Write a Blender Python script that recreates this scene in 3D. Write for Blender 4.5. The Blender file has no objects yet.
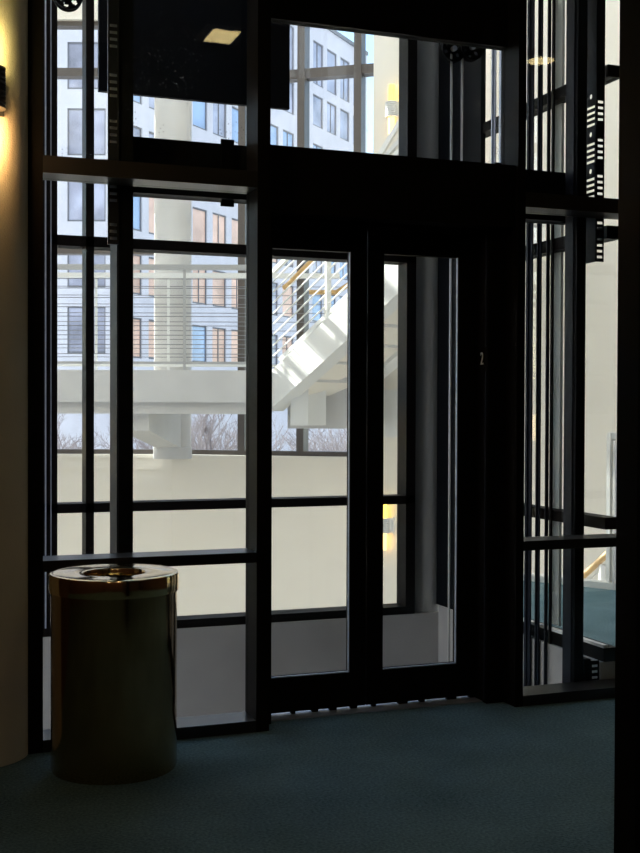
import bpy, bmesh, math, random
from mathutils import Vector, Matrix

random.seed(7)
SC = bpy.context.scene
COL = SC.collection
PI = math.pi
TH = 0.3560                      # the atrium grid is turned this much against the lobby front
CT, ST = math.cos(TH), math.sin(TH)

# ------------------------------------------------------------------ materials
def mat(name, col, rough=0.5, metal=0.0, spec=0.5, noise=0.0, nscale=8.0, bump=0.0, bscale=200.0, coat=0.0):
    m = bpy.data.materials.new(name); m.use_nodes = True
    nt = m.node_tree; b = nt.nodes['Principled BSDF']
    b.inputs['Base Color'].default_value = (*col, 1)
    b.inputs['Roughness'].default_value = rough
    b.inputs['Metallic'].default_value = metal
    b.inputs['Specular IOR Level'].default_value = spec
    b.inputs['Coat Weight'].default_value = coat
    tc = nt.nodes.new('ShaderNodeTexCoord')
    if noise > 0:
        n = nt.nodes.new('ShaderNodeTexNoise'); n.inputs['Scale'].default_value = nscale
        n.inputs['Detail'].default_value = 6
        nt.links.new(tc.outputs['Object'], n.inputs['Vector'])
        r = nt.nodes.new('ShaderNodeValToRGB')
        r.color_ramp.elements[0].position = 0.3; r.color_ramp.elements[1].position = 0.7
        r.color_ramp.elements[0].color = (*[c * (1 - noise) for c in col], 1)
        r.color_ramp.elements[1].color = (*[min(1, c * (1 + noise)) for c in col], 1)
        nt.links.new(n.outputs['Fac'], r.inputs['Fac'])
        nt.links.new(r.outputs['Color'], b.inputs['Base Color'])
    if bump > 0:
        n2 = nt.nodes.new('ShaderNodeTexNoise'); n2.inputs['Scale'].default_value = bscale
        n2.inputs['Detail'].default_value = 3
        nt.links.new(tc.outputs['Object'], n2.inputs['Vector'])
        bp = nt.nodes.new('ShaderNodeBump'); bp.inputs['Strength'].default_value = bump
        bp.inputs['Distance'].default_value = 0.01
        nt.links.new(n2.outputs['Fac'], bp.inputs['Height'])
        nt.links.new(bp.outputs['Normal'], b.inputs['Normal'])
    return m

def emit(name, col, strength):
    m = bpy.data.materials.new(name); m.use_nodes = True
    b = m.node_tree.nodes['Principled BSDF']
    b.inputs['Base Color'].default_value = (*col, 1)
    b.inputs['Emission Color'].default_value = (*col, 1)
    b.inputs['Emission Strength'].default_value = strength
    return m

def glass(name, tint=(1, 1, 1), refl=1.0, dust=0.0):
    m = bpy.data.materials.new(name); m.use_nodes = True
    nt = m.node_tree
    nt.nodes.remove(nt.nodes['Principled BSDF'])
    out = nt.nodes['Material Output']
    tr = nt.nodes.new('ShaderNodeBsdfTransparent'); tr.inputs['Color'].default_value = (*tint, 1)
    gl = nt.nodes.new('ShaderNodeBsdfGlossy'); gl.inputs['Roughness'].default_value = 0.0
    lw = nt.nodes.new('ShaderNodeLayerWeight'); lw.inputs['Blend'].default_value = 0.5
    pw = nt.nodes.new('ShaderNodeMath'); pw.operation = 'POWER'; pw.inputs[1].default_value = 5
    nt.links.new(lw.outputs['Facing'], pw.inputs[0])
    ma = nt.nodes.new('ShaderNodeMath'); ma.operation = 'MULTIPLY_ADD'
    ma.inputs[1].default_value = 0.96 * refl; ma.inputs[2].default_value = 0.04 * refl
    nt.links.new(pw.outputs[0], ma.inputs[0])
    mx = nt.nodes.new('ShaderNodeMixShader')
    nt.links.new(ma.outputs[0], mx.inputs['Fac'])
    nt.links.new(tr.outputs[0], mx.inputs[1]); nt.links.new(gl.outputs[0], mx.inputs[2])
    last = mx
    if dust > 0:                                   # dried specks of dirt on the pane
        tc = nt.nodes.new('ShaderNodeTexCoord')
        vo = nt.nodes.new('ShaderNodeTexVoronoi'); vo.inputs['Scale'].default_value = 48
        nt.links.new(tc.outputs['Object'], vo.inputs['Vector'])
        lt = nt.nodes.new('ShaderNodeMath'); lt.operation = 'LESS_THAN'; lt.inputs[1].default_value = 0.16
        nt.links.new(vo.outputs['Distance'], lt.inputs[0])
        no = nt.nodes.new('ShaderNodeTexNoise'); no.inputs['Scale'].default_value = 3.0
        nt.links.new(tc.outputs['Object'], no.inputs['Vector'])
        gt = nt.nodes.new('ShaderNodeMath'); gt.operation = 'GREATER_THAN'; gt.inputs[1].default_value = 0.56
        nt.links.new(no.outputs['Fac'], gt.inputs[0])
        mu = nt.nodes.new('ShaderNodeMath'); mu.operation = 'MULTIPLY'
        nt.links.new(lt.outputs[0], mu.inputs[0]); nt.links.new(gt.outputs[0], mu.inputs[1])
        m2 = nt.nodes.new('ShaderNodeMath'); m2.operation = 'MULTIPLY'; m2.inputs[1].default_value = dust
        nt.links.new(mu.outputs[0], m2.inputs[0])
        df = nt.nodes.new('ShaderNodeBsdfTranslucent'); df.inputs['Color'].default_value = (.7, .7, .7, 1)
        mz = nt.nodes.new('ShaderNodeMixShader')
        nt.links.new(m2.outputs[0], mz.inputs['Fac'])
        nt.links.new(mx.outputs[0], mz.inputs[1]); nt.links.new(df.outputs[0], mz.inputs[2])
        last = mz
    nt.links.new(last.outputs[0], out.inputs['Surface'])
    return m

def carpet_mat(name, c0, c1):
    m = mat(name, c0, 0.95, 0, 0.1)
    nt = m.node_tree; b = nt.nodes['Principled BSDF']
    tc = nt.nodes.new('ShaderNodeTexCoord')
    n1 = nt.nodes.new('ShaderNodeTexNoise'); n1.inputs['Scale'].default_value = 90; n1.inputs['Detail'].default_value = 4
    n2 = nt.nodes.new('ShaderNodeTexNoise'); n2.inputs['Scale'].default_value = 2.2; n2.inputs['Detail'].default_value = 3
    for n in (n1, n2): nt.links.new(tc.outputs['Object'], n.inputs['Vector'])
    ad = nt.nodes.new('ShaderNodeMath'); ad.operation = 'MULTIPLY_ADD'; ad.inputs[1].default_value = 0.65
    nt.links.new(n1.outputs['Fac'], ad.inputs[0])
    mu = nt.nodes.new('ShaderNodeMath'); mu.operation = 'MULTIPLY'; mu.inputs[1].default_value = 0.35
    nt.links.new(n2.outputs['Fac'], mu.inputs[0]); nt.links.new(mu.outputs[0], ad.inputs[2])
    r = nt.nodes.new('ShaderNodeValToRGB')
    r.color_ramp.elements[0].position = 0.35; r.color_ramp.elements[1].position = 0.66
    r.color_ramp.elements[0].color = (*c0, 1); r.color_ramp.elements[1].color = (*c1, 1)
    nt.links.new(ad.outputs[0], r.inputs['Fac']); nt.links.new(r.outputs['Color'], b.inputs['Base Color'])
    w = nt.nodes.new('ShaderNodeTexWave'); w.inputs['Scale'].default_value = 26; w.inputs['Distortion'].default_value = 3
    w.bands_direction = 'DIAGONAL'
    nt.links.new(tc.outputs['Object'], w.inputs['Vector'])
    hs = nt.nodes.new('ShaderNodeMath'); hs.operation = 'MULTIPLY_ADD'; hs.inputs[1].default_value = 0.25
    nt.links.new(w.outputs['Fac'], hs.inputs[0]); nt.links.new(n1.outputs['Fac'], hs.inputs[2])
    bp = nt.nodes.new('ShaderNodeBump'); bp.inputs['Strength'].default_value = 0.9; bp.inputs['Distance'].default_value = 0.012
    nt.links.new(hs.outputs[0], bp.inputs['Height']); nt.links.new(bp.outputs['Normal'], b.inputs['Normal'])
    return m

M = {}
M['bronze'] = mat('dark_bronze', (.009, .008, .008), .45, 0, .03, .15, 3)
M['satin'] = mat('satin_bronze', (.014, .013, .013), .3, 0, .5, .15, 3)
M['black_steel'] = mat('black_steel', (.006, .007, .009), .5, 0, .03, .2, 4)
M['grey_steel'] = mat('grey_painted_steel', (.016, .019, .027), .5, 0, .06, .1, 5)
M['galv'] = mat('bright_steel', (.42, .47, .58), .5, .4, .5, .1, 9)  # bluish tone carries the sky light on the two deep guide rails
M['rope'] = mat('wire_rope', (.5, .5, .5), .4, .6)
M['cable'] = mat('grey_cable', (.22, .22, .23), .5, .2)
M['rail_grey'] = mat('grey_rail_paint', (.42, .42, .41), .5)
M['brass'] = mat('polished_brass', (.80, .58, .28), .12, 1.0, .5, .06, 2)
M['brass_body'] = mat('dim_brass', (.46, .31, .15), .14, 1.0, .5, .10, 2)  # darker copy of the lid brass; dark reflections put into the colour
M['liner'] = mat('black_plastic', (.01, .01, .01), .6)
M['carpet'] = carpet_mat('teal_carpet', (.065, .120, .138), (.175, .275, .30))
M['cream'] = mat('cream_plaster', (.72, .66, .54), .85, 0, .2, .04, 5, .25, 160)
M['beige'] = mat('beige_paint', (.84, .79, .69), .8, 0, .2, .02, 2)
M['white'] = mat('white_paint', (.76, .76, .73), .6, 0, .3, .02, 2)
M['grey_white'] = mat('grey_white_paint', (.60, .59, .57), .75, 0, .3, .06, 3)
M['col_grey'] = mat('shaded_grey_paint', (.50, .51, .50), .8, 0, .2, .08, 3)  # grey puts the shade on the pale corner column into the colour
M['curb'] = mat('painted_concrete', (.40, .395, .385), .8, 0, .3, .10, 2.5, .15, 60)
M['brown'] = mat('brown_paint', (.15, .075, .05), .7, 0, .3, .1, 3)
M['ceil'] = mat('ceiling_paint', (.30, .27, .23), .9)
M['dark_wood'] = mat('dark_wood', (.026, .022, .022), .5, 0, .4, .3, 12)
M['glass'] = glass('clear_glass', (.97, .985, .98), .55)
M['dusty'] = glass('dusty_glass', (.97, .985, .98), .55, .3)
M['outer_glass'] = glass('window_glass', (.97, .98, 1.0), .5)
M['mullion'] = mat('brown_aluminium', (.10, .085, .075), .45, .2)
M['wood'] = mat('oak_handrail', (.62, .40, .17), .4, 0, .4, .15, 22)
M['stone'] = mat('pale_stone', (.63, .64, .69), .8, 0, .3, .05, 1.2)
M['stone_dark'] = mat('window_metal', (.16, .17, .19), .5)
M['pane_grey'] = mat('grey_pane', (.36, .38, .47), .12, 0, .6, .45, .5)  # pane colours hold painted reflections of sky and buildings
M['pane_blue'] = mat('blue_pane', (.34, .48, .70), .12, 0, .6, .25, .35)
M['pane_peach'] = mat('peach_reflection_pane', (.78, .52, .40), .3, 0, .5, .3, .5)  # peach is a reflection put into the colour
M['bark'] = mat('grey_bark', (.26, .23, .23), .9, 0, .2, .2, 6)
M['street'] = mat('street_paving', (.45, .45, .46), .9, 0, .2, .15, .4)
M['lower'] = mat('pale_floor_tile', (.78, .76, .70), .5, 0, .3, .05, 1)
M['tube_up'] = emit('lit_glass_yellow', (1.0, .64, .10), 2.0)
M['tube_down'] = emit('lit_glass_amber', (1.0, .60, .18), 2.2)
M['tube_up_hot'] = emit('lit_glass_yellow_near', (1.0, .80, .30), 14)
M['tube_down_hot'] = emit('lit_glass_amber_near', (1.0, .58, .22), 26)
M['fill_lamp'] = emit('lobby_fill_lamp', (1.0, .82, .58), 5)  # glow for the added lobby fill lights
M['lamp'] = emit('ceiling_lamp', (1.0, .78, .36), 9)
M['sign'] = mat('sign_plate', (.42, .37, .29), .5)
M['sign_ink'] = mat('sign_ink', (.03, .025, .02), .6)
M['number'] = mat('silver_number', (.8, .8, .8), .5, 0)
M['fix_white'] = mat('fixture_white', (.75, .75, .72), .5)

# ------------------------------------------------------------------ mesh helper
class MB:
    def __init__(s): s.v = []; s.f = []; s.sm = []
    def add(s, vs, fs, smooth=False):
        b = len(s.v); s.v += [Vector(v) for v in vs]
        for f in fs: s.f.append([b + i for i in f]); s.sm.append(smooth)
        return s
    def box(s, x0, x1, y0, y1, z0, z1):
        if x0 > x1: x0, x1 = x1, x0
        if y0 > y1: y0, y1 = y1, y0
        if z0 > z1: z0, z1 = z1, z0
        vs = [(x, y, z) for z in (z0, z1) for x, y in ((x0, y0), (x1, y0), (x1, y1), (x0, y1))]
        return s.add(vs, [(3, 2, 1, 0), (4, 5, 6, 7), (0, 1, 5, 4), (1, 2, 6, 5), (2, 3, 7, 6), (3, 0, 4, 7)])
    def prism(s, poly, z0, z1):
        n = len(poly)
        a = sum(poly[i][0] * poly[(i + 1) % n][1] - poly[(i + 1) % n][0] * poly[i][1] for i in range(n))
        if a < 0: poly = poly[::-1]
        vs = [(x, y, z0) for x, y in poly] + [(x, y, z1) for x, y in poly]
        fs = [tuple(range(n))[::-1], tuple(range(n, 2 * n))] + [(i, (i + 1) % n, n + (i + 1) % n, n + i) for i in range(n)]
        return s.add(vs, fs)
    def hexa(s, lo, hi):
        """eight corners: four of one end, four of the other, in the same order"""
        return s.add(list(lo) + list(hi), [(3, 2, 1, 0), (4, 5, 6, 7), (0, 1, 5, 4), (1, 2, 6, 5), (2, 3, 7, 6), (3, 0, 4, 7)])
    def bar(s, p, q, w, h, up=(0, 0, 1)):
        p, q = Vector(p), Vector(q); d = (q - p).normalized(); up = Vector(up)
        sd = d.cross(up).normalized(); u = sd.cross(d)
        c = [(-1, -1), (1, -1), (1, 1), (-1, 1)]
        return s.hexa([p + sd * a * w / 2 + u * b * h / 2 for a, b in c], [q + sd * a * w / 2 + u * b * h / 2 for a, b in c])
    def tube(s, p, q, r, n=10, r2=None, caps=True):
        p, q = Vector(p), Vector(q); r2 = r if r2 is None else r2
        d = (q - p).normalized()
        a = Vector((0, 0, 1)) if abs(d.z) < .9 else Vector((1, 0, 0))
        x = d.cross(a).normalized(); y = d.cross(x)
        vs = []
        for c, rr in ((p, r), (q, r2)):
            vs += [c + x * math.cos(2 * PI * i / n) * rr + y * math.sin(2 * PI * i / n) * rr for i in range(n)]
        s.add(vs, [(i, n + i, n + (i + 1) % n, (i + 1) % n) for i in range(n)], True)
        if caps: s.add(vs, [tuple(range(n)), tuple(range(n, 2 * n))[::-1]])
        return s
    def path(s, pts, r, n=8):
        for a, b in zip(pts, pts[1:]): s.tube(a, b, r, n)
        return s
    def lathe(s, prof, n=64, c=(0, 0, 0), a0=0, a1=2 * PI):
        full = abs(a1 - a0 - 2 * PI) < 1e-6
        m = n if full else n + 1
        vs = []
        for r, z in prof:
            vs += [(c[0] + r * math.cos(a0 + (a1 - a0) * i / n), c[1] + r * math.sin(a0 + (a1 - a0) * i / n), c[2] + z) for i in range(m)]
        fs = []
        for k in range(len(prof) - 1):
            for i in range(n):
                j = (i + 1) % m
                fs.append((k * m + i, k * m + j, (k + 1) * m + j, (k + 1) * m + i))
        return s.add(vs, fs, True)
    def mesh(s, name, material, off=(0, 0, 0), sharp=0.6):
        me = bpy.data.meshes.new(name)
        o = Vector(off)
        me.from_pydata([tuple(v - o) for v in s.v], [], s.f)
        for p, sm in zip(me.polygons, s.sm): p.use_smooth = sm
        bm = bmesh.new(); bm.from_mesh(me)
        bmesh.ops.remove_doubles(bm, verts=bm.verts, dist=1e-5)
        for e in bm.edges:
            if len(e.link_faces) == 2 and e.calc_face_angle(0) > sharp: e.smooth = False
        bm.to_mesh(me); bm.free()
        me.materials.append(material)
        return me
    def build(s, name, material, parent=None, local=False):
        off = (0, 0, 0)
        if parent is not None and not local: off = parent.matrix_world.translation if parent.parent is None else WORLD[parent.name]
        o = bpy.data.objects.new(name, s.mesh(name, material, off))
        COL.objects.link(o)
        if parent is not None: o.parent = parent
        WORLD[o.name] = Vector(off) if parent is not None else Vector((0, 0, 0))
        return o
WORLD = {}

def tag(o, label=None, cat=None, group=None, kind=None):
    if label: o['label'] = label
    if cat: o['category'] = cat
    if group: o['group'] = group
    if kind: o['kind'] = kind
    return o

def empty(name, loc=(0, 0, 0), rz=0, label=None, cat=None, group=None, kind=None):
    o = bpy.data.objects.new(name, None); COL.objects.link(o)
    o.empty_display_size = .1
    o.location = loc; o.rotation_euler = (0, 0, rz)
    o.matrix_world = Matrix.Translation(Vector(loc)) @ Matrix.Rotation(rz, 4, 'Z')
    WORLD[o.name] = Vector(loc)
    return tag(o, label, cat, group, kind)

def struct(name, mb, m, label, cat):
    return tag(mb.build(name, M[m]), label, cat, kind='structure')

def copy_tree(o, parent=None):
    c = o.copy(); COL.objects.link(c)
    if parent is not None: c.parent = parent
    for ch in list(o.children): copy_tree(ch, c)
    return c

def A(X, D, z=0.0):
    """atrium grid (across, away, up) -> world"""
    return Vector((D * ST + X * CT, D * CT - X * ST, z))

# ------------------------------------------------------------------ perforated steel channel
def perforated_plate(mb, W, T, Z0, Z1, bands, frame):
    """plate in (a, t, z): a along its width, t its thickness; bands = list of (z, kind); frame maps to world"""
    def bx(a0, a1, z0, z1):
        c = [(a0, 0), (a1, 0), (a1, T), (a0, T)]
        mb.hexa([frame(a, t, z0) for a, t in c], [frame(a, t, z1) for a, t in c])
    z = Z0
    for zc, kind in sorted(bands):
        if kind == 'slot':
            h, w = .0065, W * .34
            if zc - h < z or zc + h > Z1: continue
            bx(0, W, z, zc - h)
            bx(0, W / 2 - w, zc - h, zc + h); bx(W / 2 + w, W, zc - h, zc + h)
            z = zc + h
        else:
            r = .013; hh = .016
            if zc - hh < z or zc + hh > Z1: continue
            bx(0, W, z, zc - hh)
            bx(0, W / 2 - hh, zc - hh, zc + hh); bx(W / 2 + hh, W, zc - hh, zc + hh)
            n = 16; vs = []
            for t in (0, T):
                for i in range(n):
                    an = 2 * PI * i / n; ca, sa = math.cos(an), math.sin(an); k = hh / max(abs(ca), abs(sa))
                    vs.append(frame(W / 2 + r * ca, t, zc + r * sa)); vs.append(frame(W / 2 + k * ca, t, zc + k * sa))
            fs = []
            for i in range(n):
                j = (i + 1) % n
                fs.append((2 * i, 2 * j, 2 * j + 1, 2 * i + 1))
                fs.append((2 * n + 2 * i, 2 * n + 2 * i + 1, 2 * n + 2 * j + 1, 2 * n + 2 * j))
                fs.append((2 * i, 2 * n + 2 * i, 2 * n + 2 * j, 2 * j))
            mb.add(vs, fs)
            z = zc + hh
    bx(0, W, z, Z1)

# ================================================================== LOBBY SHELL
YF = 4.875          # face of the bronze front
struct('floor', MB().prism([(-3.2, -3.2), (6.2, -3.2), (6.2, 5.02), (-3.2, 5.02)], -.25, 0), 'carpet', 'dark teal carpet floor of the lobby', 'floor')
struct('ceiling', MB().box(-3.2, 6.2, -3.2, 4.86, 3.9, 4.1), 'ceil', 'dim lobby ceiling above the picture', 'ceiling')
struct('wall_left', MB().box(-3.2, -3.0, -3.2, 5.0, 0, 3.9), 'brown', 'dark brown lobby wall off to the side', 'wall')
struct('wall_back', MB().box(-3.0, 6.0, -3.2, -3.0, 0, 3.9), 'brown', 'dark brown lobby wall facing the glass', 'wall')
struct('wall_east', MB().box(6.0, 6.2, -3.2, 5.0, 0, 3.9), 'brown', 'dark brown lobby wall at the far end', 'wall')
struct('wall_front', MB().box(-3.0, .30, 4.88, 5.04, 0, 3.9).box(5.6, 6.0, 4.88, 5.04, 0, 3.9).box(3.76, 5.6, 4.88, 5.04, 3.2, 3.9), 'brown', 'solid wall beside and above the bronze glass front', 'wall')
struct('wall_unseen_upper', MB().box(-7.0, 8.0, 4.86, 5.04, 4.605, 7.6).box(-7.0, .558, 4.86, 5.04, 3.9, 4.605).box(3.76, 8.0, 4.86, 5.04, 3.9, 4.605), 'beige', 'unseen upper wall above the bronze front, beige to bounce light', 'wall')  # out of view; painted beige to bounce light into the atrium
# near wall end at the right-hand edge of the view
wr = struct('wall_right', MB().box(1.30, 1.52, -3.0, 1.84, 0, 3.9), 'dark_wood', 'near black partition wall end along the edge of the view', 'wall')
t = MB().box(1.281, 1.305, 1.80, 1.865, 0, 3.9).box(1.288, 1.53, 1.835, 1.87, 0, 3.9).box(1.29, 1.305, 1.75, 1.785, 0, 3.9)
struct('trim_1', t, 'bronze', 'dark jamb trim capping the near partition', 'trim')
# cream round column
struct('column', MB().lathe([(0, 0), (.21, 0), (.21, 3.9), (0, 3.9)], 64, (.355, 4.93, 0)), 'cream', 'round cream plaster column left of the bronze front', 'column')

# ================================================================== BRONZE FRONT
def member(x0, x1, z0, z1, y0=YF, y1=5.04):
    return MB().box(x0, x1, y0, y1, z0, z1)
TOP = 4.6
w1 = empty('window_1', (1.07, YF, 0), 0, 'tall bronze framed glass bay behind the brass bin', 'window', kind='structure')
f = MB().box(.558, .617, YF, 5.04, 0, TOP).box(1.523, 1.581, YF, 5.04, 0, TOP)
f.build('jamb', M['bronze'], w1)
MB().box(.617, 1.523, YF, 5.04, 0, .050).build('sill', M['satin'], w1)
MB().box(.617, 1.523, YF, 5.04, .735, .780).build('midrail', M['satin'], w1)
MB().box(.617, 1.523, YF, 5.04, 2.350, 2.420).build('crossbar', M['satin'], w1)
for z0, z1 in ((.050, .735), (.780, 2.350), (2.420, TOP)):
    MB().box(.617, 1.523, 5.000, 5.010, z0, z1).build('pane', M['dusty'] if z0 > 2 else M['glass'], w1)

w2 = empty('window_2', (2.15, YF, 2.35), 0, 'dark framed transom window above the elevator door', 'window', kind='structure')
MB().box(1.581, 2.797, 4.98, 5.04, 3.12, TOP).build('header_panel', M['bronze'], w2)
MB().box(1.581, 2.797, 4.90, 5.04, 2.255, 2.545).build('crossbar', M['bronze'], w2)
MB().box(1.581, 2.797, 5.005, 5.015, 2.545, 3.12).build('pane', M['dusty'], w2)

w3 = empty('window_3', (3.3, YF, 0), 0, 'narrow bronze framed glass bay beside the near wall end', 'window', kind='structure')
MB().box(2.797, 2.838, YF, 5.04, 0, TOP).box(3.70, 3.76, YF, 5.04, 0, TOP).build('jamb', M['bronze'], w3)
MB().box(2.838, 3.70, YF, 5.04, 0, .050).build('sill', M['satin'], w3)
MB().box(2.838, 3.70, YF, 5.04, .735, .780).build('midrail', M['satin'], w3)
MB().box(2.838, 3.70, YF, 5.04, 2.350, 2.420).build('crossbar', M['satin'], w3)
for z0, z1 in ((.050, .735), (.780, 2.350), (2.420, TOP)):
    MB().box(2.838, 3.70, 5.000, 5.010, z0, z1).build('pane', M['glass'], w3)

w8 = empty('window_8', (4.7, YF, 0), 0, 'wide bronze framed glass hidden behind the near wall end', 'window', kind='structure')
MB().box(3.76, 5.6, YF, 5.04, 0, .05).box(3.76, 5.6, YF, 5.04, 3.15, 3.2).box(5.55, 5.6, YF, 5.04, .05, 3.15).build('frame', M['bronze'], w8)
MB().box(3.76, 5.55, 5.000, 5.010, .05, 3.15).build('pane', M['glass'], w8)
# elevator door: two glazed leaves in a deep bronze portal
d1 = empty('door_1', (2.126, 5.09, 0), 0, 'dark elevator doors with two tall narrow glass panes', 'door', kind='structure')
MB().box(1.581, 1.625, 4.98, 5.13, 0, 2.255).build('jamb', M['bronze'], d1)
MB().box(2.701, 2.797, 4.98, 5.13, 0, 2.255).build('jamb', M['bronze'], d1)
MB().box(2.693, 2.701, 4.985, 5.0, .02, 1.58).box(2.693, 2.701, 4.985, 5.0, 1.70, 2.25).build('jamb_strip', M['grey_steel'], d1)  # strip stands for the highlight along the jamb's front edge
MB().box(1.625, 2.701, 5.00, 5.10, 2.235, 2.255).build('head', M['bronze'], d1)
for x0, x1, g0, g1 in ((1.60, 2.123, 1.656, 2.040), (2.129, 2.72, 2.211, 2.595)):
    lf = MB().box(x0, g0, 5.09, 5.125, .016, 2.25).box(g1, x1, 5.09, 5.125, .016, 2.25)
    lf.box(g0, g1, 5.09, 5.125, .016, .180).box(g0, g1, 5.09, 5.125, 2.125, 2.25)
    lo = lf.build('door_leaf', M['bronze'], d1)
    MB().box(g0, g1, 5.104, 5.112, .180, 2.125).build('pane', M['glass'], lo)
    e = MB().box(g1 - .004, g1, 5.086, 5.10, .180, 2.125).box(g0, g1, 5.087, 5.10, .176, .181)
    e.build('glazing_bead', M['galv'], lo)
    gb = MB()
    for k in range(5):
        xx = x0 + .05 + (x1 - x0 - .1) * k / 4 + random.uniform(-.02, .02)
        gb.box(xx, xx + random.uniform(.015, .05), 5.095, 5.12, .002, .017)
    gb.build('guide_shoe', M['black_steel'], lo)
MB().box(1.62, 2.71, 5.02, 5.20, -.05, .004).build('threshold', M['galv'], d1)
# floor number on the jamb
fc = bpy.data.curves.new('floor_number', 'FONT'); fc.body = '2'; fc.size = .085; fc.extrude = .002; fc.align_x = 'CENTER'; fc.align_y = 'CENTER'
tmp = bpy.data.objects.new('floor_number_tmp', fc); COL.objects.link(tmp)
bpy.context.view_layer.update()
me = bpy.data.meshes.new_from_object(tmp.evaluated_get(bpy.context.evaluated_depsgraph_get()))
bpy.data.objects.remove(tmp)
me.name = 'floor_number'; me.materials.clear(); me.materials.append(M['number'])
me.transform(Matrix.Translation((2.698, 5.038, 1.640)) @ Matrix.Rotation(-PI / 2, 4, 'Z') @ Matrix.Rotation(PI / 2, 4, 'X') @ Matrix.Scale(.75, 4, (1, 0, 0)))
me.transform(Matrix.Translation((-2.126, -5.09, 0)))
no = bpy.data.objects.new('floor_number', me); COL.objects.link(no); no.parent = d1; no['label'] = 'silver figure two'

# ================================================================== GLASS HOISTWAY
YB, XS = 6.90, 3.40
w4 = empty('window_4', (2.0, YB, .08), 0, 'dark framed glass wall at the back of the hoistway', 'window', kind='structure')
MB().box(-.3, 3.22, YB, YB + .14, .085, .135).build('sill', M['bronze'], w4)
MB().box(-.3, 3.22, YB, YB + .14, .793, .846).build('midrail', M['bronze'], w4)
MB().box(-.3, 3.22, YB, YB + .14, 2.335, 2.395).build('crossbar', M['bronze'], w4)
j = MB().box(3.155, 3.22, YB, YB + .14, .135, 7.4)
j.box(.87, .955, YB, YB + .14, .135, 7.4).box(.0, .06, YB, YB + .14, .135, 7.4)
j.build('jamb', M['bronze'], w4)
MB().box(.884, .892, YB - .006, YB, .135, 7.4).box(.916, .921, YB - .006, YB, .135, 7.4).build('jamb_strip', M['galv'], w4)
MB().box(1.118, 1.165, YB, YB + .14, .135, 7.4).build('mullion', M['bronze'], w4)
for z0, z1 in ((.135, .793), (.846, 2.335), (2.395, 7.4)):
    MB().box(-.3, 3.155, YB + .10, YB + .108, z0, z1).build('pane', M['glass'], w4)
struct('wall_hoistway_back', MB().box(-.3, 3.46, YB - .02, YB + .16, -3.6, .085), 'curb', 'grey painted curb wall under the back glass of the hoistway', 'wall')
struct('wall_hoistway_side', MB().box(XS - .02, XS + .14, 5.045, YB - .02, -3.6, .135), 'curb', 'grey painted curb wall under the side glass of the hoistway', 'wall')
struct('wall_hoistway_front', MB().box(-.3, 3.55, 5.025, 5.04, -3.6, -.01), 'curb', 'painted floor edge below the elevator doors', 'wall')
struct('floor_pit', MB().box(-.3, 3.55, 5.03, 7.05, -3.8, -3.6), 'curb', 'concrete floor of the hoistway pit', 'floor')
struct('column_corner', MB().lathe([(0, .085), (.118, .085), (.118, 7.4), (0, 7.4)], 40, (3.345, 7.04, 0)), 'col_grey', 'round grey white column at the back corner of the hoistway', 'column')

w5 = empty('window_5', (XS, 5.9, .135), 0, 'dark framed glass side wall of the hoistway', 'window', kind='structure')
MB().box(XS, XS + .08, 5.045, YB - .1, .135, .205).build('sill', M['bronze'], w5)
MB().box(XS - .005, XS + .02, 5.045, YB - .1, .205, .220).build('sill_cap', M['white'], w5)
MB().box(XS, XS + .08, 5.045, YB - .1, .800, .860).build('midrail', M['bronze'], w5)
MB().box(XS, XS + .08, 5.045, YB - .1, 2.255, 2.320).build('crossbar', M['bronze'], w5)
MB().box(XS, XS + .08, 5.045, YB - .1, 3.06, 3.12).build('crossbar', M['bronze'], w5)
MB().box(XS - .012, XS + .02, 6.355, 6.98, .135, 7.4).build('solid_panel', M['black_steel'], w5)
for y0, y1 in ((5.531, 5.551),):
    MB().box(XS - .015, XS - .005, y0, y1, .135, 7.4).build('mullion', M['bronze'], w5)
MB().box(3.462, 3.478, 5.571, 5.653, .22, 7.4).build('post', M['col_grey'], w5)
for z0, z1 in ((.205, .800), (.860, 2.255), (2.320, 3.06), (3.12, 7.4)):
    MB().box(XS + .045, XS + .053, 5.045, 6.35, z0, z1).build('pane', M['glass'], w5)

# T-section guide rails standing in the shaft
def guide_rail(y0, y1, x0, lab, m='galv'):
    o = empty('guide_rail', (x0 + .02, (y0 + y1) / 2, -3.6), 0, lab, 'guide rail', 'steel rails beside the hoistway side glass')
    MB().box(x0 + .02, x0 + .028, y0, y1, -3.6, 7.3).build('flange', M[m], o)
    MB().box(x0 + .01, x0 + .021, (y0 + y1) / 2 - .005, (y0 + y1) / 2 + .005, -3.6, 7.3).build('blade', M[m], o)
guide_rail(6.138, 6.185, 3.345, 'bright steel guide rail deepest in the hoistway, seen above the door', 'galv')
guide_rail(6.025, 6.093, 3.345, 'bright steel guide rail next to the deepest one, by the side glass', 'galv')
guide_rail(5.708, 5.775, 3.345, 'dark steel guide rail in the narrow bay, beside the bay frame', 'grey_steel')
guide_rail(5.619, 5.660, 3.345, 'slim dark steel guide rail in the narrow bay, second from its frame', 'grey_steel')
guide_rail(5.536, 5.547, 3.345, 'thinnest steel guide rail in the narrow bay, third from its frame', 'grey_steel')

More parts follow.
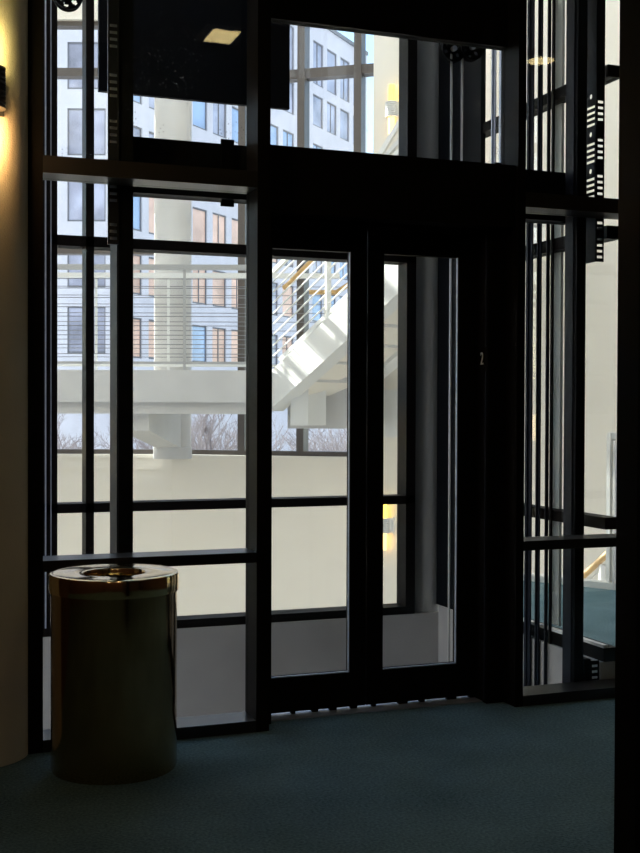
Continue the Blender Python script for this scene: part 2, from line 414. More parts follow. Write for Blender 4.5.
# entrance uprights, door operator and perforated channels
u = empty('steel_upright', (.99, 5.15, -3.6), 0, 'black steel entrance upright behind the glass above the brass bin', 'upright', None)
MB().box(.960, 1.022, 5.06, 5.245, -3.6, 7.3).build('upright_tube', M['black_steel'], u)
MB().box(.954, .960, 5.07, 5.235, -3.6, 7.3).build('lit_side_strip', M['grey_steel'], u)  # lighter strip paints the light on the upright's side face
u = empty('steel_upright', (3.26, 5.12, -3.6), 0, 'black steel entrance upright in the narrow glass bay', 'upright', None)
MB().box(3.236, 3.288, 5.06, 5.17, -3.6, 7.3).build('upright_tube', M['black_steel'], u)
MB().box(3.230, 3.236, 5.085, 5.16, -3.6, 7.3).build('lit_side_strip', M['grey_steel'], u)  # lit side of this upright, again put in as a lighter strip

op = empty('door_operator', (2.15, 5.25, 2.33), 0, 'long black door operator housing across the hoistway above the doors', 'door operator')
MB().box(1.022, 3.285, 5.20, 5.26, 2.345, 2.60).build('housing', M['black_steel'], op)
MB().box(1.03, 3.22, 5.15, 5.20, 2.345, 2.37).build('hanger_track', M['grey_steel'], op)
for xx in (1.45, 2.85):
    MB().box(xx, xx + .06, 5.19, 5.205, 2.318, 2.62).build('mounting_clip', M['black_steel'], op)

def slots(zs):
    b = []
    for zc in zs:
        for k in range(4): b.append((zc + (k - 1.5) * .029, 'slot'))
    return b
# right channel: side face with round holes, front face with slots
ch = empty('mounting_channel', (3.36, 5.1, 2.13), 0, 'perforated steel channel hanging beside the upright in the narrow bay', 'steel channel', None)
zs_front = [2.190, 2.375, 2.570, 2.765, 2.960, 3.155, 3.35]
mb = MB(); perforated_plate(mb, .107, .004, 2.137, 4.4, slots([2.509, 2.684, 2.868]) + [(z, 'hole') for z in (2.594, 2.778, 2.967)],
                            lambda a, tt, z: Vector((3.338 + tt, 5.157 - a, z)))
mb.build('side_flange', M['grey_steel'], ch)
mb = MB(); perforated_plate(mb, .047, .004, 2.137, 4.4, slots([2.205, 2.345, 2.519, 2.698, 2.887]),
                            lambda a, tt, z: Vector((3.338 + a, 5.050 + tt, z)))
mb.build('front_flange', M['black_steel'], ch)
ch = empty('mounting_channel', (3.36, 5.1, 0), 0, 'short perforated steel channel standing at the foot of the narrow bay', 'steel channel', None)
mb = MB(); perforated_plate(mb, .050, .004, -.10, .145, slots([.075]), lambda a, tt, z: Vector((3.325 + a, 5.050 + tt, z)))
mb.box(3.294, 3.325, 5.050, 5.16, -.10, .155)
mb.build('front_flange', M['black_steel'], ch)
ch = empty('mounting_channel', (.94, 5.1, 2.12), 0, 'perforated steel channel fixed to the upright above the brass bin', 'steel channel', None)
mb = MB(); perforated_plate(mb, .047, .004, 2.10, 4.4, slots([2.14, 2.33, 2.58, 2.775, 2.985, 3.195]), lambda a, tt, z: Vector((.911 + a, 5.050 + tt, z)))
mb.build('front_flange', M['grey_steel'], ch)
MB().box(.913, .956, 5.066, 5.070, 2.10, 4.4).build('slot_backing', M['galv'], ch)  # plate added behind the slots; its tone sets how bright they look

# elevator car parked a floor up: toe guard and underslung sheaves show
car = empty('elevator_car', (1.9, 5.6, 2.88), 0, 'dark elevator car parked above with hanging apron and pulleys', 'elevator')
MB().box(.82, 3.15, 5.32, 6.6, 4.35, 4.50).build('platform', M['black_steel'], car)
MB().box(.84, 3.13, 5.34, 6.58, 4.50, 6.7).build('cab', M['grey_steel'], car)
MB().box(.962, 1.905, 5.57, 5.60, 2.885, 4.50).build('apron', M['grey_steel'], car)
def sheave(cx, cz, R=.062):
    y0 = 5.60
    mb = MB()
    n = 40
    # rim
    prof = [(R, -.022), (R + .006, -.022), (R + .006, -.012), (R - .004, -.004), (R - .004, .004), (R + .006, .012), (R + .006, .022), (R - .006, .022)]
    ring = []
    for r, yy in prof: ring.append((r, yy))
    for k in range(len(ring) - 1):
        vs = []
        for r, yy in (ring[k], ring[k + 1]):
            vs += [(cx + r * math.cos(2 * PI * i / n), y0 + yy, cz + r * math.sin(2 * PI * i / n)) for i in range(n)]
        mb.add(vs, [(i, (i + 1) % n, n + (i + 1) % n, n + i) for i in range(n)], True)
    # web with six round holes, a polar grid with the hole cells left open
    for yy in (-.008, .008):
        nr, na = 7, 48
        for a in range(na):
            for k in range(nr):
                r0, r1 = R * k / nr, R * (k + 1) / nr
                am = 2 * PI * (a + .5) / na; rm = (r0 + r1) / 2
                px, pz = rm * math.cos(am), rm * math.sin(am)
                if any((px - R * .62 * math.cos(2 * PI * q / 6 + .3)) ** 2 + (pz - R * .62 * math.sin(2 * PI * q / 6 + .3)) ** 2 < (R * .2) ** 2 for q in range(6)): continue
                a0, a1 = 2 * PI * a / na, 2 * PI * (a + 1) / na
                mb.add([(cx + r * math.cos(t_), y0 + yy, cz + r * math.sin(t_)) for r, t_ in ((r0, a0), (r1, a0), (r1, a1), (r0, a1))], [(0, 1, 2, 3)])
    s = mb.build('sheave', M['black_steel'], car)
    MB().tube((cx, y0 - .03, cz), (cx, y0 + .03, cz), .014, 16).build('axle', M['galv'], s)
    MB().box(cx - .012, cx + .012, y0 + .026, y0 + .034, cz - .03, 4.36).build('hanger', M['black_steel'], car)
sheave(.824, 3.318); sheave(2.815, 3.285); sheave(2.925, 3.305)
for k, (xx, lab) in enumerate(((2.811, 'thin steel hoist rope below the pulley, beside the grey column'), (2.873, 'brighter steel hoist rope below the pulley, nearer the door jamb'))):
    tag(MB().tube((xx, 5.60, -3.6), (xx, 5.60, 3.27), .0055, 10).build('hoist_rope', M['rope']), lab, 'rope')

# ================================================================== BRASS BIN
BX, BY = .856, 4.600
bn = empty('waste_bin', (BX, BY, 0), 0, 'polished brass cylindrical waste bin with open lid on the carpet', 'bin')
R = .243
MB().lathe([(R - .012, .001), (R - .003, .001), (R, .010), (R, .712), (R - .004, .716), (R - .004, .70)], 96, (BX, BY, 0)).build('body', M['brass_body'], bn)
lid = MB().lathe([(R + .001, .693), (R + .006, .691), (R + .007, .697), (R + .007, .752), (R + .004, .760), (R - .003, .763), (R - .012, .762),
                  (R - .02, .760), (.145, .759), (.126, .761), (.120, .759), (.117, .751), (.117, .725)], 96, (BX, BY, 0))
lid.build('lid', M['brass'], bn)
MB().lathe([(0, .02), (.225, .02), (.225, .715), (.118, .728)], 64, (BX, BY, 0)).build('liner', M['liner'], bn)

# ================================================================== SCONCES
def sconce(loc, rz, lab, up, down, body='fix_white', L=.17, group=None):
    o = empty('wall_sconce', (0, 0, 0), 0, lab, 'wall light', group)
    MB().box(-.075, .075, -.012, 0, -.085, .085).build('back_plate', M[body], o)
    MB().box(-.055, .055, -.05, -.012, -.07, .07).build('bracket', M[body], o)
    mb = MB()
    for k in range(9):
        z = -.072 + k * .018
        mb.lathe([(.042, z - .005), (.066, z - .005), (.066, z + .005), (.042, z + .005)], 24, (0, -.075, 0))
    mb.tube((0, -.075, -.078), (0, -.075, .078), .046, 24)
    mb.build('louvre_body', M[body], o)
    if up: MB().tube((0, -.075, .080), (0, -.075, .08 + L), .034, 24).build('upper_glass', M[up], o)
    if down: MB().tube((0, -.075, -.08 - L), (0, -.075, -.080), .034, 24).build('lower_glass', M[down], o)
    o.location = loc; o.rotation_euler = (0, 0, rz)
    return o
# on the cream column: it faces into the lobby
sa = -1.02
cdir = Vector((.389 - .355, 4.657 - 4.93, 0)).normalized()
cdir = Vector((.105, -1, 0)).normalized()
sconce((.355 + cdir.x * .205, 4.93 + cdir.y * .205, 2.61), math.atan2(cdir.x, -cdir.y), 'black louvred wall light glowing on the cream round column', 'tube_up_hot', 'tube_down_hot', 'liner')

# small plate with upright lettering on the column, too dim to read
sg = empty('wall_sign', (.40, 4.71, 1.6), 0, 'small dim sign plate with upright lettering on the cream column', 'sign')
def col_pt(a, rr, z): return Vector((.355 + rr * math.sin(a), 4.93 - rr * math.cos(a), z))
mb = MB()
for k in range(8):
    a0, a1 = -.35 + k * .085, -.35 + (k + 1) * .085
    mb.hexa([col_pt(a0, .211, 1.52), col_pt(a1, .211, 1.52), col_pt(a1, .215, 1.52), col_pt(a0, .215, 1.52)],
            [col_pt(a0, .211, 1.755), col_pt(a1, .211, 1.755), col_pt(a1, .215, 1.755), col_pt(a0, .215, 1.755)])
mb.build('plate', M['sign'], sg)
mb = MB(); z = 1.54
for h_, w_ in ((.012, .10), (.006, .16), (.010, .12), (.006, .05), (.012, .15), (.008, .16), (.006, .07), (.012, .14), (.010, .1), (.007, .16)):
    for a0, a1 in ((.12, .12 + w_),):
        mb.hexa([col_pt(a0, .215, z), col_pt(a1, .215, z), col_pt(a1, .217, z), col_pt(a0, .217, z)],
                [col_pt(a0, .215, z + h_ * .7), col_pt(a1, .215, z + h_ * .7), col_pt(a1, .217, z + h_ * .7), col_pt(a0, .217, z + h_ * .7)])
    z += .0205
mb.build('lettering', M['sign_ink'], sg)

# ceiling lights of the lobby (they mirror in the glass)
def ceiling_light(x, y, lab, square):
    o = empty('ceiling_light', (x, y, 3.9), 0, lab, 'ceiling light')
    if square:
        MB().box(x - .15, x + .15, y - .17, y + .17, 3.885, 3.9).build('housing', M['fix_white'], o)
        MB().box(x - .09, x + .09, y - .13, y + .13, 3.88, 3.886).build('diffuser', M['lamp'], o)
    else:
        MB().lathe([(0, 3.899), (.13, 3.899), (.13, 3.885), (.10, 3.885)], 32, (x, y, 0)).build('housing', M['fix_white'], o)
        MB().lathe([(0, 3.887), (.10, 3.887)], 32, (x, y, 0)).build('diffuser', M['lamp'], o)
ceiling_light(2.145, 2.34, 'square yellow ceiling light mirrored in the glass above the bin', True)
ceiling_light(4.42, 2.61, 'round yellow ceiling light mirrored in the narrow glass bay', False)

for x, y, lab in ((.5, -2.3, 'added square fill light at the back of the lobby, off the picture'), (-1.7, -2.3, 'added square fill light in the back corner of the lobby, off the picture'), (-1.7, 1.3, 'added square fill light over the side of the lobby, off the picture')):  # unseen lamps added to brighten the carpet and bin
    o = empty('ceiling_light', (x, y, 3.9), 0, lab, 'ceiling light')  # added fill light, not one of the lobby's own ceiling lights
    MB().box(x - .30, x + .30, y - .30, y + .30, 3.885, 3.9).build('housing', M['fix_white'], o)
    MB().box(x - .26, x + .26, y - .26, y + .26, 3.88, 3.886).build('diffuser', M['fill_lamp'], o)

# ================================================================== ATRIUM
ZL = -3.6
P0, P1, P2, P3 = (-7.0, 13.0), (-1.626, 13.0), (.546, 12.376), (5.2, 8.47)
def wall_run(mb, p, q, z0, z1, th=.25):
    """a wall whose inner face runs p -> q in the atrium grid; its thickness lies outward"""
    d = Vector((q[0] - p[0], q[1] - p[1])).normalized(); n = Vector((-d.y, d.x))
    c = [p, q, (q[0] + n.x * th, q[1] + n.y * th), (p[0] + n.x * th, p[1] + n.y * th)]
    pts = [A(x, y) for x, y in c]
    mb.prism([(v.x, v.y) for v in pts], z0, z1)
    return mb
ZS = .86
mb = wall_run(MB(), P0, P1, ZL, ZS); wall_run(mb, P1, P2, ZL, ZS)
wall_run(mb, P0, P1, 5.65, 9); wall_run(mb, P1, P2, 5.65, 7.4)  # left run carried higher, out of view, to keep sun off the lobby
struct('wall_atrium', mb, 'beige', 'beige atrium wall under the outer windows', 'wall')
mb = wall_run(MB(), (P0[0], P0[1] - .06), (P1[0], P1[1] - .06), ZS, ZS + .035, .3)
wall_run(mb, (P1[0] - .02, P1[1] - .06), (P2[0] - .02, P2[1] - .06), ZS, ZS + .035, .3)
wall_run(mb, (P0[0], P0[1] - .025), (P1[0], P1[1] - .025), ZS - .13, ZS, .03)
wall_run(mb, (P1[0], P1[1] - .025), (P2[0], P2[1] - .025), ZS - .13, ZS, .03)
struct('trim_2', mb, 'beige', 'beige ledge along the atrium window sill', 'trim')
struct('wall_sun_block', wall_run(MB(), (-7.0, 4.5), (-7.0, 13.25), ZL, 7.4, .25), 'beige', 'unseen beige wall added left of the atrium to block the sun', 'wall')  # added out of view to stop sun reaching the lobby carpet
struct('wall_atrium_side', wall_run(MB(), P2, P3, ZL, 7.4, .25), 'beige', 'plain beige atrium wall carrying two lit wall lights', 'wall')
cor = [A(-7.2, 7.9), A(-.2, 7.45), A(1.0, 7.45), A(1.8, 9.0), A(5.2, 8.0), A(5.2, 13.4), A(-7.2, 13.4)]
struct('floor_lower', MB().prism([(v.x, v.y) for v in cor], ZL - .2, ZL), 'lower', 'pale floor of the storey below in the atrium', 'floor')

# outer windows
def outer_window(name, p, q, mull, lab, rails):
    o = empty(name, A(p[0], p[1], ZS), 0, lab, 'window', kind='structure')
    d = Vector((q[0] - p[0], q[1] - p[1])); L = d.length; d.normalize(); n = Vector((-d.y, d.x))
    def bx(mb, s0, s1, t0, t1, z0, z1):
        c = [(p[0] + d.x * s + n.x * t_, p[1] + d.y * s + n.y * t_) for s, t_ in ((s0, t0), (s1, t0), (s1, t1), (s0, t1))]
        return mb.prism([tuple(A(x, y).xy) for x, y in c], z0, z1)
    bx(MB(), 0, L, .06, .20, ZS + .03, ZS + .085).build('sill_rail', M['mullion'], o)
    for z0, z1 in rails: bx(MB(), 0, L, .06, .20, z0, z1).build('cross_rail', M['mullion'], o)
    bx(MB(), 0, L, .06, .20, 5.60, 5.65).build('head_rail', M['mullion'], o)
    for s in mull: bx(MB(), s - .04, s + .04, .03, .22, ZS + .085, 5.6).build('mullion', M['mullion'], o)
    bx(MB(), 0, L, .125, .133, ZS + .08, 5.6).build('pane', M['outer_glass'], o)
    return o
outer_window('window_6', P0, P1, (.6, 3.95), 'wide outer window facing the pale stone building', ((3.10, 3.16), (4.00, 4.14), (5.05, 5.14)))  # middle rail added out of sight to cast a shadow band on the stair
def mid_s(u):
    k = (u - 320) / 1183.; return (P1[0] - k * P1[1]) / (-.961 - k * .276)
outer_window('window_7', P1, P2, (mid_s(240), mid_s(299), mid_s(355.5)), 'brown framed outer window facing the row of office windows', ((4.92, 5.02),))

bfc = bpy.data.curves.new('decal', 'FONT'); bfc.body = 'b-'; bfc.size = .13; bfc.extrude = .001
tmp = bpy.data.objects.new('decal_tmp', bfc); COL.objects.link(tmp); bpy.context.view_layer.update()
me = bpy.data.meshes.new_from_object(tmp.evaluated_get(bpy.context.evaluated_depsgraph_get())); bpy.data.objects.remove(tmp)
me.name = 'decal'; me.materials.clear(); me.materials.append(M['fix_white'])
w6 = bpy.data.objects['window_6']
me.transform(Matrix.Translation(A(-1.885, 13.118, 1.01)) @ Matrix.Rotation(-TH, 4, 'Z') @ Matrix.Rotation(PI / 2, 4, 'X'))
me.transform(Matrix.Translation(-w6.location))
dc = bpy.data.objects.new('decal', me); COL.objects.link(dc); dc.parent = w6; dc['label'] = 'small white sticker letter'

# white round column with a corbel that carries the walkway
struct('column_atrium', MB().lathe([(0, 0), (.207, 0), (.207, .12), (.200, .13), (.198, 6.4), (0, 6.4)], 48, tuple(A(-1.588, 12.75, ZS))), 'grey_white', 'round pale column in front of the outer windows', 'column')
WB = empty('walkway', A(-1.0, 11.9, 1.35), 0, 'white walkway beam crossing the atrium before the outer windows', 'walkway', kind='structure')
def abox(mb, X0, X1, D0, D1, z0, z1):
    c = [A(X0, D0), A(X1, D0), A(X1, D1), A(X0, D1)]
    return mb.prism([(v.x, v.y) for v in c], z0, z1)
abox(MB(), -6.5, -.50, 11.60, 12.70 - .25, 1.46, 1.775).build('deck', M['grey_white'], WB)
abox(MB(), -6.5, -.50, 11.66, 11.86, 1.345, 1.46).build('bottom_flange', M['grey_white'], WB)
e0 = [A(-1.70 - .29, 11.75, 1.18), A(-1.70, 11.75, 1.18), A(-1.70, 11.75, 1.40), A(-1.99, 11.75, 1.40)]
e1 = [A(-1.73, 12.62, .97), A(-1.47, 12.62, .97), A(-1.47, 12.62, 1.40), A(-1.73, 12.62, 1.40)]
MB().hexa(e0, e1).build('corbel', M['grey_white'], WB)
abox(MB(), -.33, .62, 12.0, 12.25, 1.20, 1.80).build('landing_beam', M['grey_white'], WB)
abox(MB(), -.42, .62, 11.75, 12.3, 1.66, 1.775).build('landing_slab', M['grey_white'], WB)
abox(MB(), -.290, -.115, 11.62, 11.98, 1.235, 1.66).build('hanger_box', M['white'], WB)
MB().bar(A(-.115, 11.80, 1.235), A(-.115, 11.80, 1.66), .03, .36, (1, 0, 0)).build('hanger_edge', M['white'], WB)

# cable railings of the walkway
def railing(name, D, X0, X1, z0, posts, lab, ncab=9, group=None, rm='rail_grey'):
    o = empty(name, A((X0 + X1) / 2, D, z0), 0, lab, 'railing', group)
    abox(MB(), X0, X1, D - .03, D + .03, z0 + .985, z0 + 1.035).build('top_rail', M[rm], o)
    abox(MB(), X0, X1, D - .012, D + .012, z0 + .06, z0 + .085).build('bottom_rail', M[rm], o)
    for X in posts: abox(MB(), X - .013, X + .013, D - .012, D + .012, z0, z0 + .99).build('post', M[rm], o)
    for k in range(ncab):
        z = z0 + .16 + k * .092
        MB().tube(A(X0, D, z), A(X1, D, z), .004, 6).build('cable', M['cable'], o)
    return o
railing('cable_railing', 11.64, -6.4, -.56, 1.775, (-5.0, -3.1, -1.335), 'pale cable railing along the near edge of the walkway', 9)
railing('cable_railing', 12.36, -6.4, .20, 1.775, (-4.4, -2.34, -1.585), 'white cable railing along the window edge of the walkway', 9, None, 'fix_white')

# stair that climbs from the walkway towards the hoistway
SD = Vector((.7071, -.7071)); SN = Vector((.7071, .7071))
S0 = Vector((-.451, 11.60))
def SP(L, w, z): q = S0 + SD * L + SN * w; return A(q.x, q.y, z)
def SZ(L): return 1.80 + .62 * L
st = empty('staircase', A(S0.x, S0.y, 1.44), 0, 'white sunlit staircase with cable balustrade climbing across the atrium', 'staircase')
LE = 2.4
for w0 in (0, .90):
    MB().hexa([SP(-.08, w0, SZ(-.08) - .375), SP(-.08, w0 + .2, SZ(-.08) - .375), SP(-.08, w0 + .2, SZ(-.08)), SP(-.08, w0, SZ(-.08))],
              [SP(LE, w0, SZ(LE) - .375), SP(LE, w0 + .2, SZ(LE) - .375), SP(LE, w0 + .2, SZ(LE)), SP(LE, w0, SZ(LE))]).build('stringer', M['white'], st)
for k in range(9):
    L = .05 + k * .272; z = SZ(L) - .12
    MB().hexa([SP(L, .2, z - .05), SP(L + .30, .2, z - .05), SP(L + .30, .2, z), SP(L, .2, z)],
              [SP(L, 0.90, z - .05), SP(L + .30, 0.90, z - .05), SP(L + .30, 0.90, z), SP(L, 0.90, z)]).build('tread', M['grey_white'], st)
# soffit board under the treads
MB().hexa([SP(.1, .2, SZ(.1) - .33), SP(.1, .90, SZ(.1) - .33), SP(.1, .90, SZ(.1) - .30), SP(.1, .2, SZ(.1) - .30)],
          [SP(LE, .2, SZ(LE) - .33), SP(LE, .90, SZ(LE) - .33), SP(LE, .90, SZ(LE) - .30), SP(LE, .2, SZ(LE) - .30)]).build('soffit', M['beige'], st)
for w, near in ((.06, True),):
    for L in (.68, 2.3):
        MB().bar(SP(L, w, SZ(L)), SP(L, w, SZ(L) + .98), .035, .05, (1, 0, 0)).build('post', M['white'], st)
    MB().bar(SP(.02, w, SZ(.02) + .07), SP(LE, w, SZ(LE) + .07), .03, .035).build('bottom_rail', M['white'], st)
    for k in range(8):
        h = .17 + k * .105
        MB().tube(SP(-.08, w, SZ(-.08) + h), SP(LE, w, SZ(LE) + h), .008, 6).build('cable', M['white'], st)
    MB().bar(SP(-.08, w, SZ(-.08) + 1.0), SP(LE, w, SZ(LE) + 1.0), .04, .04).build('top_rail', M['white'], st)
    MB().path([SP(-.02, w + .09, SZ(-.02) + .81), SP(.05, w + .09, SZ(.05) + .80), SP(1.2, w + .09, SZ(1.2) + .80), SP(LE, w + .09, SZ(LE) + .80)], .026, 12).build('handrail', M['wood'], st)
# far handrail, level on the landing and then rising
hr = empty('handrail', A(-.1, 12.5, 2.6), 0, 'oak handrail running level then rising beyond the near balustrade', 'handrail')
MB().path([A(-.12, 12.50, 2.63), A(.17, 12.50, 2.63), A(.33, 12.35, 2.72), A(.75, 11.95, 3.05)], .026, 12).build('rail', M['wood'], hr)
MB().tube(A(.05, 12.50, 2.62), A(.05, 12.50, 1.775), .016, 10).build('post', M['white'], hr)

# upper flight
UD = Vector((.447, -.894)); UN = Vector((.894, .447)); U0 = Vector((.50, 11.8))
def UP(L, w, z): q = U0 + UD * L + UN * w; return A(q.x, q.y, z)
def UZ(L): return 3.82 + .62 * L
us = empty('upper_staircase', UP(0, 0, 3.5), 0, 'white upper stair flight below the bright wall light', 'staircase')
for h0, h1, m, nm in ((-.06, .02, 'white', 'top_rail'), (-.30, -.24, 'white', 'middle_rail'), (-.62, -.44, 'white', 'stringer')):
    MB().hexa([UP(-.25, 0, UZ(-.25) + h0), UP(-.25, .08, UZ(-.25) + h0), UP(-.25, .08, UZ(-.25) + h1), UP(-.25, 0, UZ(-.25) + h1)],
              [UP(1.3, 0, UZ(1.3) + h0), UP(1.3, .08, UZ(1.3) + h0), UP(1.3, .08, UZ(1.3) + h1), UP(1.3, 0, UZ(1.3) + h1)]).build(nm, M[m], us)
MB().hexa([UP(-.25, .02, UZ(-.25) - .5), UP(-.25, .06, UZ(-.25) - .5), UP(-.25, .06, UZ(-.25) - .02), UP(-.25, .02, UZ(-.25) - .02)],
          [UP(1.3, .02, UZ(1.3) - .5), UP(1.3, .06, UZ(1.3) - .5), UP(1.3, .06, UZ(1.3) - .02), UP(1.3, .02, UZ(1.3) - .02)]).build('panel', M['beige'], us)

# wall lights in the atrium
WD = Vector((P3[0] - P2[0], P3[1] - P2[1])).normalized()
wrz = -TH + math.atan2(WD.y, WD.x)
def side_wall(s, z): return A(P2[0] + WD.x * s, P2[1] + WD.y * s, z)
sconce(side_wall(.29, 4.46), wrz, 'white wall light glowing yellow high on the atrium wall', 'tube_up', 'tube_down', 'fix_white')
sconce(side_wall(.21, .20), wrz, 'white wall light glowing low on the atrium wall, beside the door stile', 'tube_up', 'tube_down', 'fix_white')
# pale notice board on the side wall
bd = empty('notice_board', side_wall(.25, .9), 0, 'pale blank board on the beige atrium wall behind the right door pane', 'board')
mb = MB()
q0, q1 = side_wall(.10, 0), side_wall(.36, 0); nrm = Vector((q1.y - q0.y, -(q1.x - q0.x), 0)).normalized() * .02
mb.prism([tuple((q0 + nrm * .1).xy), tuple((q1 + nrm * .1).xy), tuple((q1 + nrm).xy), tuple((q0 + nrm).xy)], 1.11, 1.60)
mb.build('panel', M['fix_white'], bd)

# ---------------- landing floor right of the hoistway, with its curb, railing and wall
pf = [(3.55, 5.04), (3.55, 7.15)] + [tuple(A(x, d).xy) for x, d in ((1.30, 9.97), (2.097, 9.33), (4.6, 7.28))] + [(6.9, 5.04)]
struct('floor_landing', MB().prism(pf, -.25, 0), 'carpet', 'teal carpet landing beyond the hoistway side glass', 'floor')
def edge_run(mb, p, q, z0, z1, th): return wall_run(mb, p, q, z0, z1, th)
struct('baseboard_landing', edge_run(MB(), (1.30, 9.98), (4.6, 7.29), -.25, .05, .10), 'white', 'white curb along the edge of the teal landing', 'baseboard')
ld = Vector((4.6 - 1.3, 7.29 - 9.98)).normalized(); ln = Vector((-ld.y, ld.x))
def LP(s, t_, z): return A(1.30 + ld.x * s + ln.x * t_, 9.98 + ld.y * s + ln.y * t_, z)
lr = empty('landing_railing', LP(1.3, .2, .05), 0, 'white posted cable railing on the teal landing edge', 'railing')
MB().bar(LP(1.22, .05, .05), LP(1.22, .05, 1.22), .05, .05, (1, 0, 0)).build('post', M['white'], lr)
MB().bar(LP(1.30, .05, .05), LP(1.30, .05, 1.16), .03, .12, (ld.x, 0, 0)).build('end_panel', M['grey_white'], lr)
MB().bar(LP(1.2, .05, 1.2), LP(3.6, .05, 1.2), .05, .05).build('top_rail', M['white'], lr)
for k in range(12):
    MB().tube(LP(1.22, .05, .20 + k * .08), LP(3.6, .05, .20 + k * .08), .006, 6).build('cable', M['rope'], lr)
lh = empty('lower_handrail', LP(1.2, .45, -.2), 0, 'oak handrail sloping down past the teal landing', 'handrail')
MB().path([LP(.2, .5, -.522), LP(2.2, .5, 1.358)], .028, 12).build('rail', M['wood'], lh)
for k in range(5):
    MB().tube(LP(.2, .5, -.60 - k * .1), LP(2.2, .5, 1.28 - k * .1), .006, 6).build('cable', M['white'], lh)
MB().bar(LP(.93, .5, -1.0), LP(.93, .5, .12), .04, .04, (1, 0, 0)).build('post', M['white'], lh)

# ================================================================== OUTSIDE
struct('ground', MB().box(-90, 140, 15.0, 160, -5.2, -5.0), 'street', 'grey street outside the atrium windows', 'ground')

def facade(o, origin, d, n, L, z0, ztop, cols, rows, ww, panes, depth=18.0):
    """wall in the atrium grid: origin + d*s, outward normal n; cols = window centres, rows = (bottom, top)"""
    def bx(mb, s0, s1, t0, t1, a, b):
        c = [(origin[0] + d.x * s + n.x * t_, origin[1] + d.y * s + n.y * t_) for s, t_ in ((s0, t0), (s1, t0), (s1, t1), (s0, t1))]
        return mb.prism([tuple(A(x, y).xy) for x, y in c], a, b)
    w = MB()
    f0 = (origin[0] - n.x * .15, origin[1] - n.y * .15); f1 = (f0[0] + d.x * L, f0[1] + d.y * L)
    w.prism([tuple(A(x, y).xy) for x, y in (f0, f1, (f1[0], f1[1] + depth), (f0[0], f0[1] + depth))], z0, ztop)
    rows = sorted(rows); z = z0
    for a, b in rows:
        bx(w, 0, L, -.16, 0, z, a); z = b
    bx(w, 0, L, -.16, 0, z, ztop)
    for a, b in rows:
        s = 0
        for c in cols:
            bx(w, s, c - ww / 2, -.16, 0, a, b); s = c + ww / 2
        bx(w, s, L, -.16, 0, a, b)
    w.build('wall', M['stone'], o)
    r = MB(); bx(r, .7, L - .05, -.6, .12, ztop, ztop + .25); r.build('roof_edge', M['stone_dark'], o)
    k = 0
    for ri, (a, b) in enumerate(rows):
        for ci, c in enumerate(cols):
            fr = MB()
            bx(fr, c - ww / 2, c + ww / 2, -.15, -.06, a, a + .10); bx(fr, c - ww / 2, c + ww / 2, -.15, -.06, b - .08, b)
            bx(fr, c - ww / 2, c - ww / 2 + .06, -.15, -.06, a, b); bx(fr, c + ww / 2 - .06, c + ww / 2, -.15, -.06, a, b)
            if (ri + ci) % 2 == 0: bx(fr, c - .03, c + .03, -.15, -.07, a, b)
            fo = fr.build('window', M['stone_dark'], o)
            pn = MB(); bx(pn, c - ww / 2 + .05, c + ww / 2 - .05, -.145, -.115, a + .08, b - .06)
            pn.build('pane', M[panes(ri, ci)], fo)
            k += 1
V2 = Vector
# receding office wing
bd_ = V2((.44, .898)); bn_ = V2((.898, -.44)); b0 = (-10.25, 60.0)
ob = empty('office_building', A(b0[0], b0[1], -5), 0, 'long pale office building receding with rows of tinted windows', 'building')
rowsB = [(4.0 + 3.3 * k, 6.1 + 3.3 * k) for k in range(6)] + [(23.3, 26.2)]
random.seed(3)
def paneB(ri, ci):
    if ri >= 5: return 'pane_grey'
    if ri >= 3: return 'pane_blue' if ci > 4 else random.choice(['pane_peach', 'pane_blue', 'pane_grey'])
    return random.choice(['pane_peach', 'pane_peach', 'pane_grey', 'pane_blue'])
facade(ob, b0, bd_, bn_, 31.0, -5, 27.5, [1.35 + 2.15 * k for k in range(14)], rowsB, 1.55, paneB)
# frontal stone block
ab = empty('stone_building', A(-12, 60.0, -5), 0, 'pale stone building with single dark windows behind the walkway', 'building')
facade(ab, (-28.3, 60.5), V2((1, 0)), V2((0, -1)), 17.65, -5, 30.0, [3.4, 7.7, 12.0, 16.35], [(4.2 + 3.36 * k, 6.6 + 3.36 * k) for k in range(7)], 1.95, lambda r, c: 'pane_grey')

# bare street trees
def branch(mb, p, d, L, r, depth):
    q = p + d * L
    mb.tube(p, q, r, 5, r * .68, caps=False)
    if depth == 0: return
    for k in range(3 if depth > 2 else 2 + (random.random() < .6)):
        ax = Vector((random.uniform(-1, 1), random.uniform(-1, 1), random.uniform(-.4, .6))).normalized()
        nd = (d + ax * random.uniform(.45, .8)); nd.z += .10; nd.normalize()
        branch(mb, p + d * L * random.uniform(.55, 1.0), nd, L * random.uniform(.62, .8), r * .62, depth - 1)
TREES = [(-8.2, 30), (-2.9, 27), (.9, 33), (-9.0, 38), (-4.6, 39), (1.6, 39)]
for k, (X, D) in enumerate(TREES):
    random.seed(20 + k)
    o = empty('bare_tree', A(X, D, -5.0), 0, 'bare winter street tree outside the atrium windows', 'tree', 'bare trees along the street')
    MB().tube(A(X, D, -5.0), A(X, D, -2.5), .14, 10, .11).build('trunk', M['bark'], o)
    mb = MB()
    for q in range(5):
        an = q * PI * .4 + random.random()
        branch(mb, A(X, D, -2.6 + .1 * q), Vector((math.cos(an) * .5, math.sin(an) * .5, .9)).normalized(), 1.45, .055, 6 if k < 3 else 5)
    mb.build('branches', M['bark'], o)

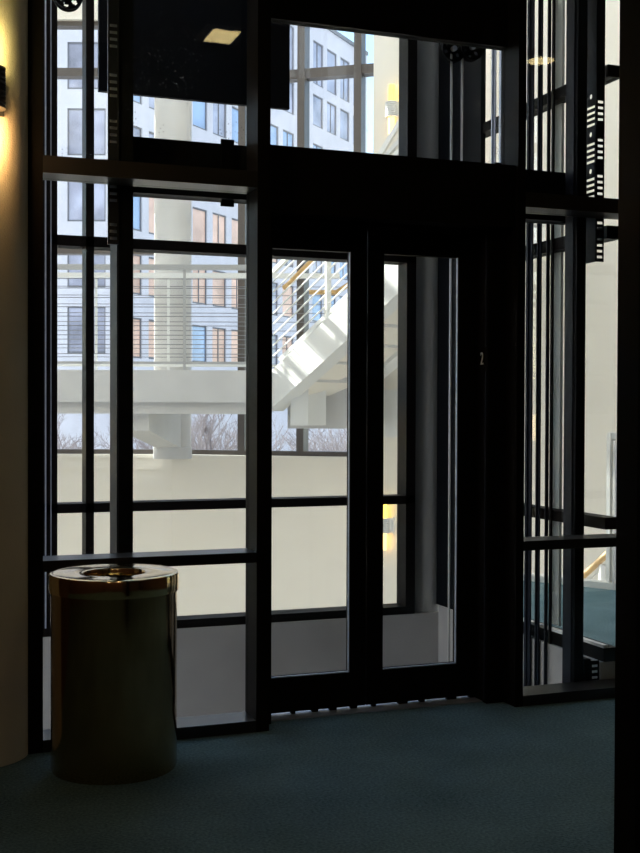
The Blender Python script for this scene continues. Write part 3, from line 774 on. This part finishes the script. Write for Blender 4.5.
# ================================================================== LIGHT
w = bpy.data.worlds.new('World'); SC.world = w; w.use_nodes = True
nt = w.node_tree; bg = nt.nodes['Background']
sky = nt.nodes.new('ShaderNodeTexSky'); sky.sky_type = 'NISHITA'; sky.sun_disc = False
sun_c = Vector((-.80, .35, .36)).normalized()        # direction to the sun in the atrium grid
sun_w = Vector((sun_c.y * ST + sun_c.x * CT, sun_c.y * CT - sun_c.x * ST, sun_c.z)).normalized()
sky.sun_elevation = math.asin(sun_w.z); sky.sun_rotation = math.atan2(sun_w.x, sun_w.y)
sky.air_density = 1.0; sky.dust_density = .6; sky.ozone_density = 1.5
# unseen cloud bank added over the lobby roof to brighten the walls, blue ahead
tc = nt.nodes.new('ShaderNodeTexCoord')
dt = nt.nodes.new('ShaderNodeVectorMath'); dt.operation = 'DOT_PRODUCT'
dt.inputs[1].default_value = (-.10, -.95, .30)
nt.links.new(tc.outputs['Generated'], dt.inputs[0])
cn = nt.nodes.new('ShaderNodeTexNoise'); cn.inputs['Scale'].default_value = 3.5; cn.inputs['Detail'].default_value = 6
nt.links.new(tc.outputs['Generated'], cn.inputs['Vector'])
ad = nt.nodes.new('ShaderNodeMath'); ad.operation = 'MULTIPLY_ADD'; ad.inputs[1].default_value = .5
nt.links.new(cn.outputs['Fac'], ad.inputs[0]); nt.links.new(dt.outputs['Value'], ad.inputs[2])
mr = nt.nodes.new('ShaderNodeMapRange'); mr.interpolation_type = 'SMOOTHSTEP'
mr.inputs['From Min'].default_value = .05; mr.inputs['From Max'].default_value = .40
nt.links.new(ad.outputs[0], mr.inputs['Value'])
sc_ = nt.nodes.new('ShaderNodeVectorMath'); sc_.operation = 'SCALE'; sc_.inputs['Scale'].default_value = .33
nt.links.new(sky.outputs['Color'], sc_.inputs[0])
mx = nt.nodes.new('ShaderNodeMix'); mx.data_type = 'RGBA'
nt.links.new(mr.outputs['Result'], mx.inputs['Factor'])
nt.links.new(sc_.outputs[0], mx.inputs['A']); mx.inputs['B'].default_value = (1.06, 1.10, 1.22, 1)
nt.links.new(mx.outputs['Result'], bg.inputs['Color'])
bg.inputs['Strength'].default_value = 1.0
sl = bpy.data.lights.new('sun', 'SUN'); sl.energy = 10.0; sl.angle = math.radians(.9); sl.color = (1, .95, .86)
so = bpy.data.objects.new('sun', sl); COL.objects.link(so)
so.rotation_euler = (-sun_w).to_track_quat('-Z', 'Y').to_euler()

# ================================================================== CAMERA
yaw, pitch, roll, F = .3560, -.0149, .0033, 1183.
fw = Vector((math.sin(yaw) * math.cos(pitch), math.cos(yaw) * math.cos(pitch), math.sin(pitch)))
r0 = Vector((math.cos(yaw), -math.sin(yaw), 0)); u0 = r0.cross(fw)
rr = r0 * math.cos(roll) + u0 * math.sin(roll); uu = u0 * math.cos(roll) - r0 * math.sin(roll)
cd = bpy.data.cameras.new('camera'); cam = bpy.data.objects.new('camera', cd); COL.objects.link(cam)
cd.sensor_fit = 'VERTICAL'; cd.sensor_height = 36; cd.lens = 36 * F / 853.; cd.clip_start = .05; cd.clip_end = 500
mw = Matrix((rr, uu, -fw)).transposed().to_4x4(); mw.translation = Vector((0, 0, 1.4))
cam.matrix_world = mw
SC.camera = cam
SC.view_settings.view_transform = 'Standard'; SC.view_settings.look = 'None'
SC.view_settings.exposure = 0.65; SC.view_settings.gamma = 1
SC.cycles.transparent_max_bounces = 32
SC.cycles.max_bounces = 10; SC.cycles.diffuse_bounces = 5; SC.cycles.glossy_bounces = 5
SC.cycles.use_denoising = True
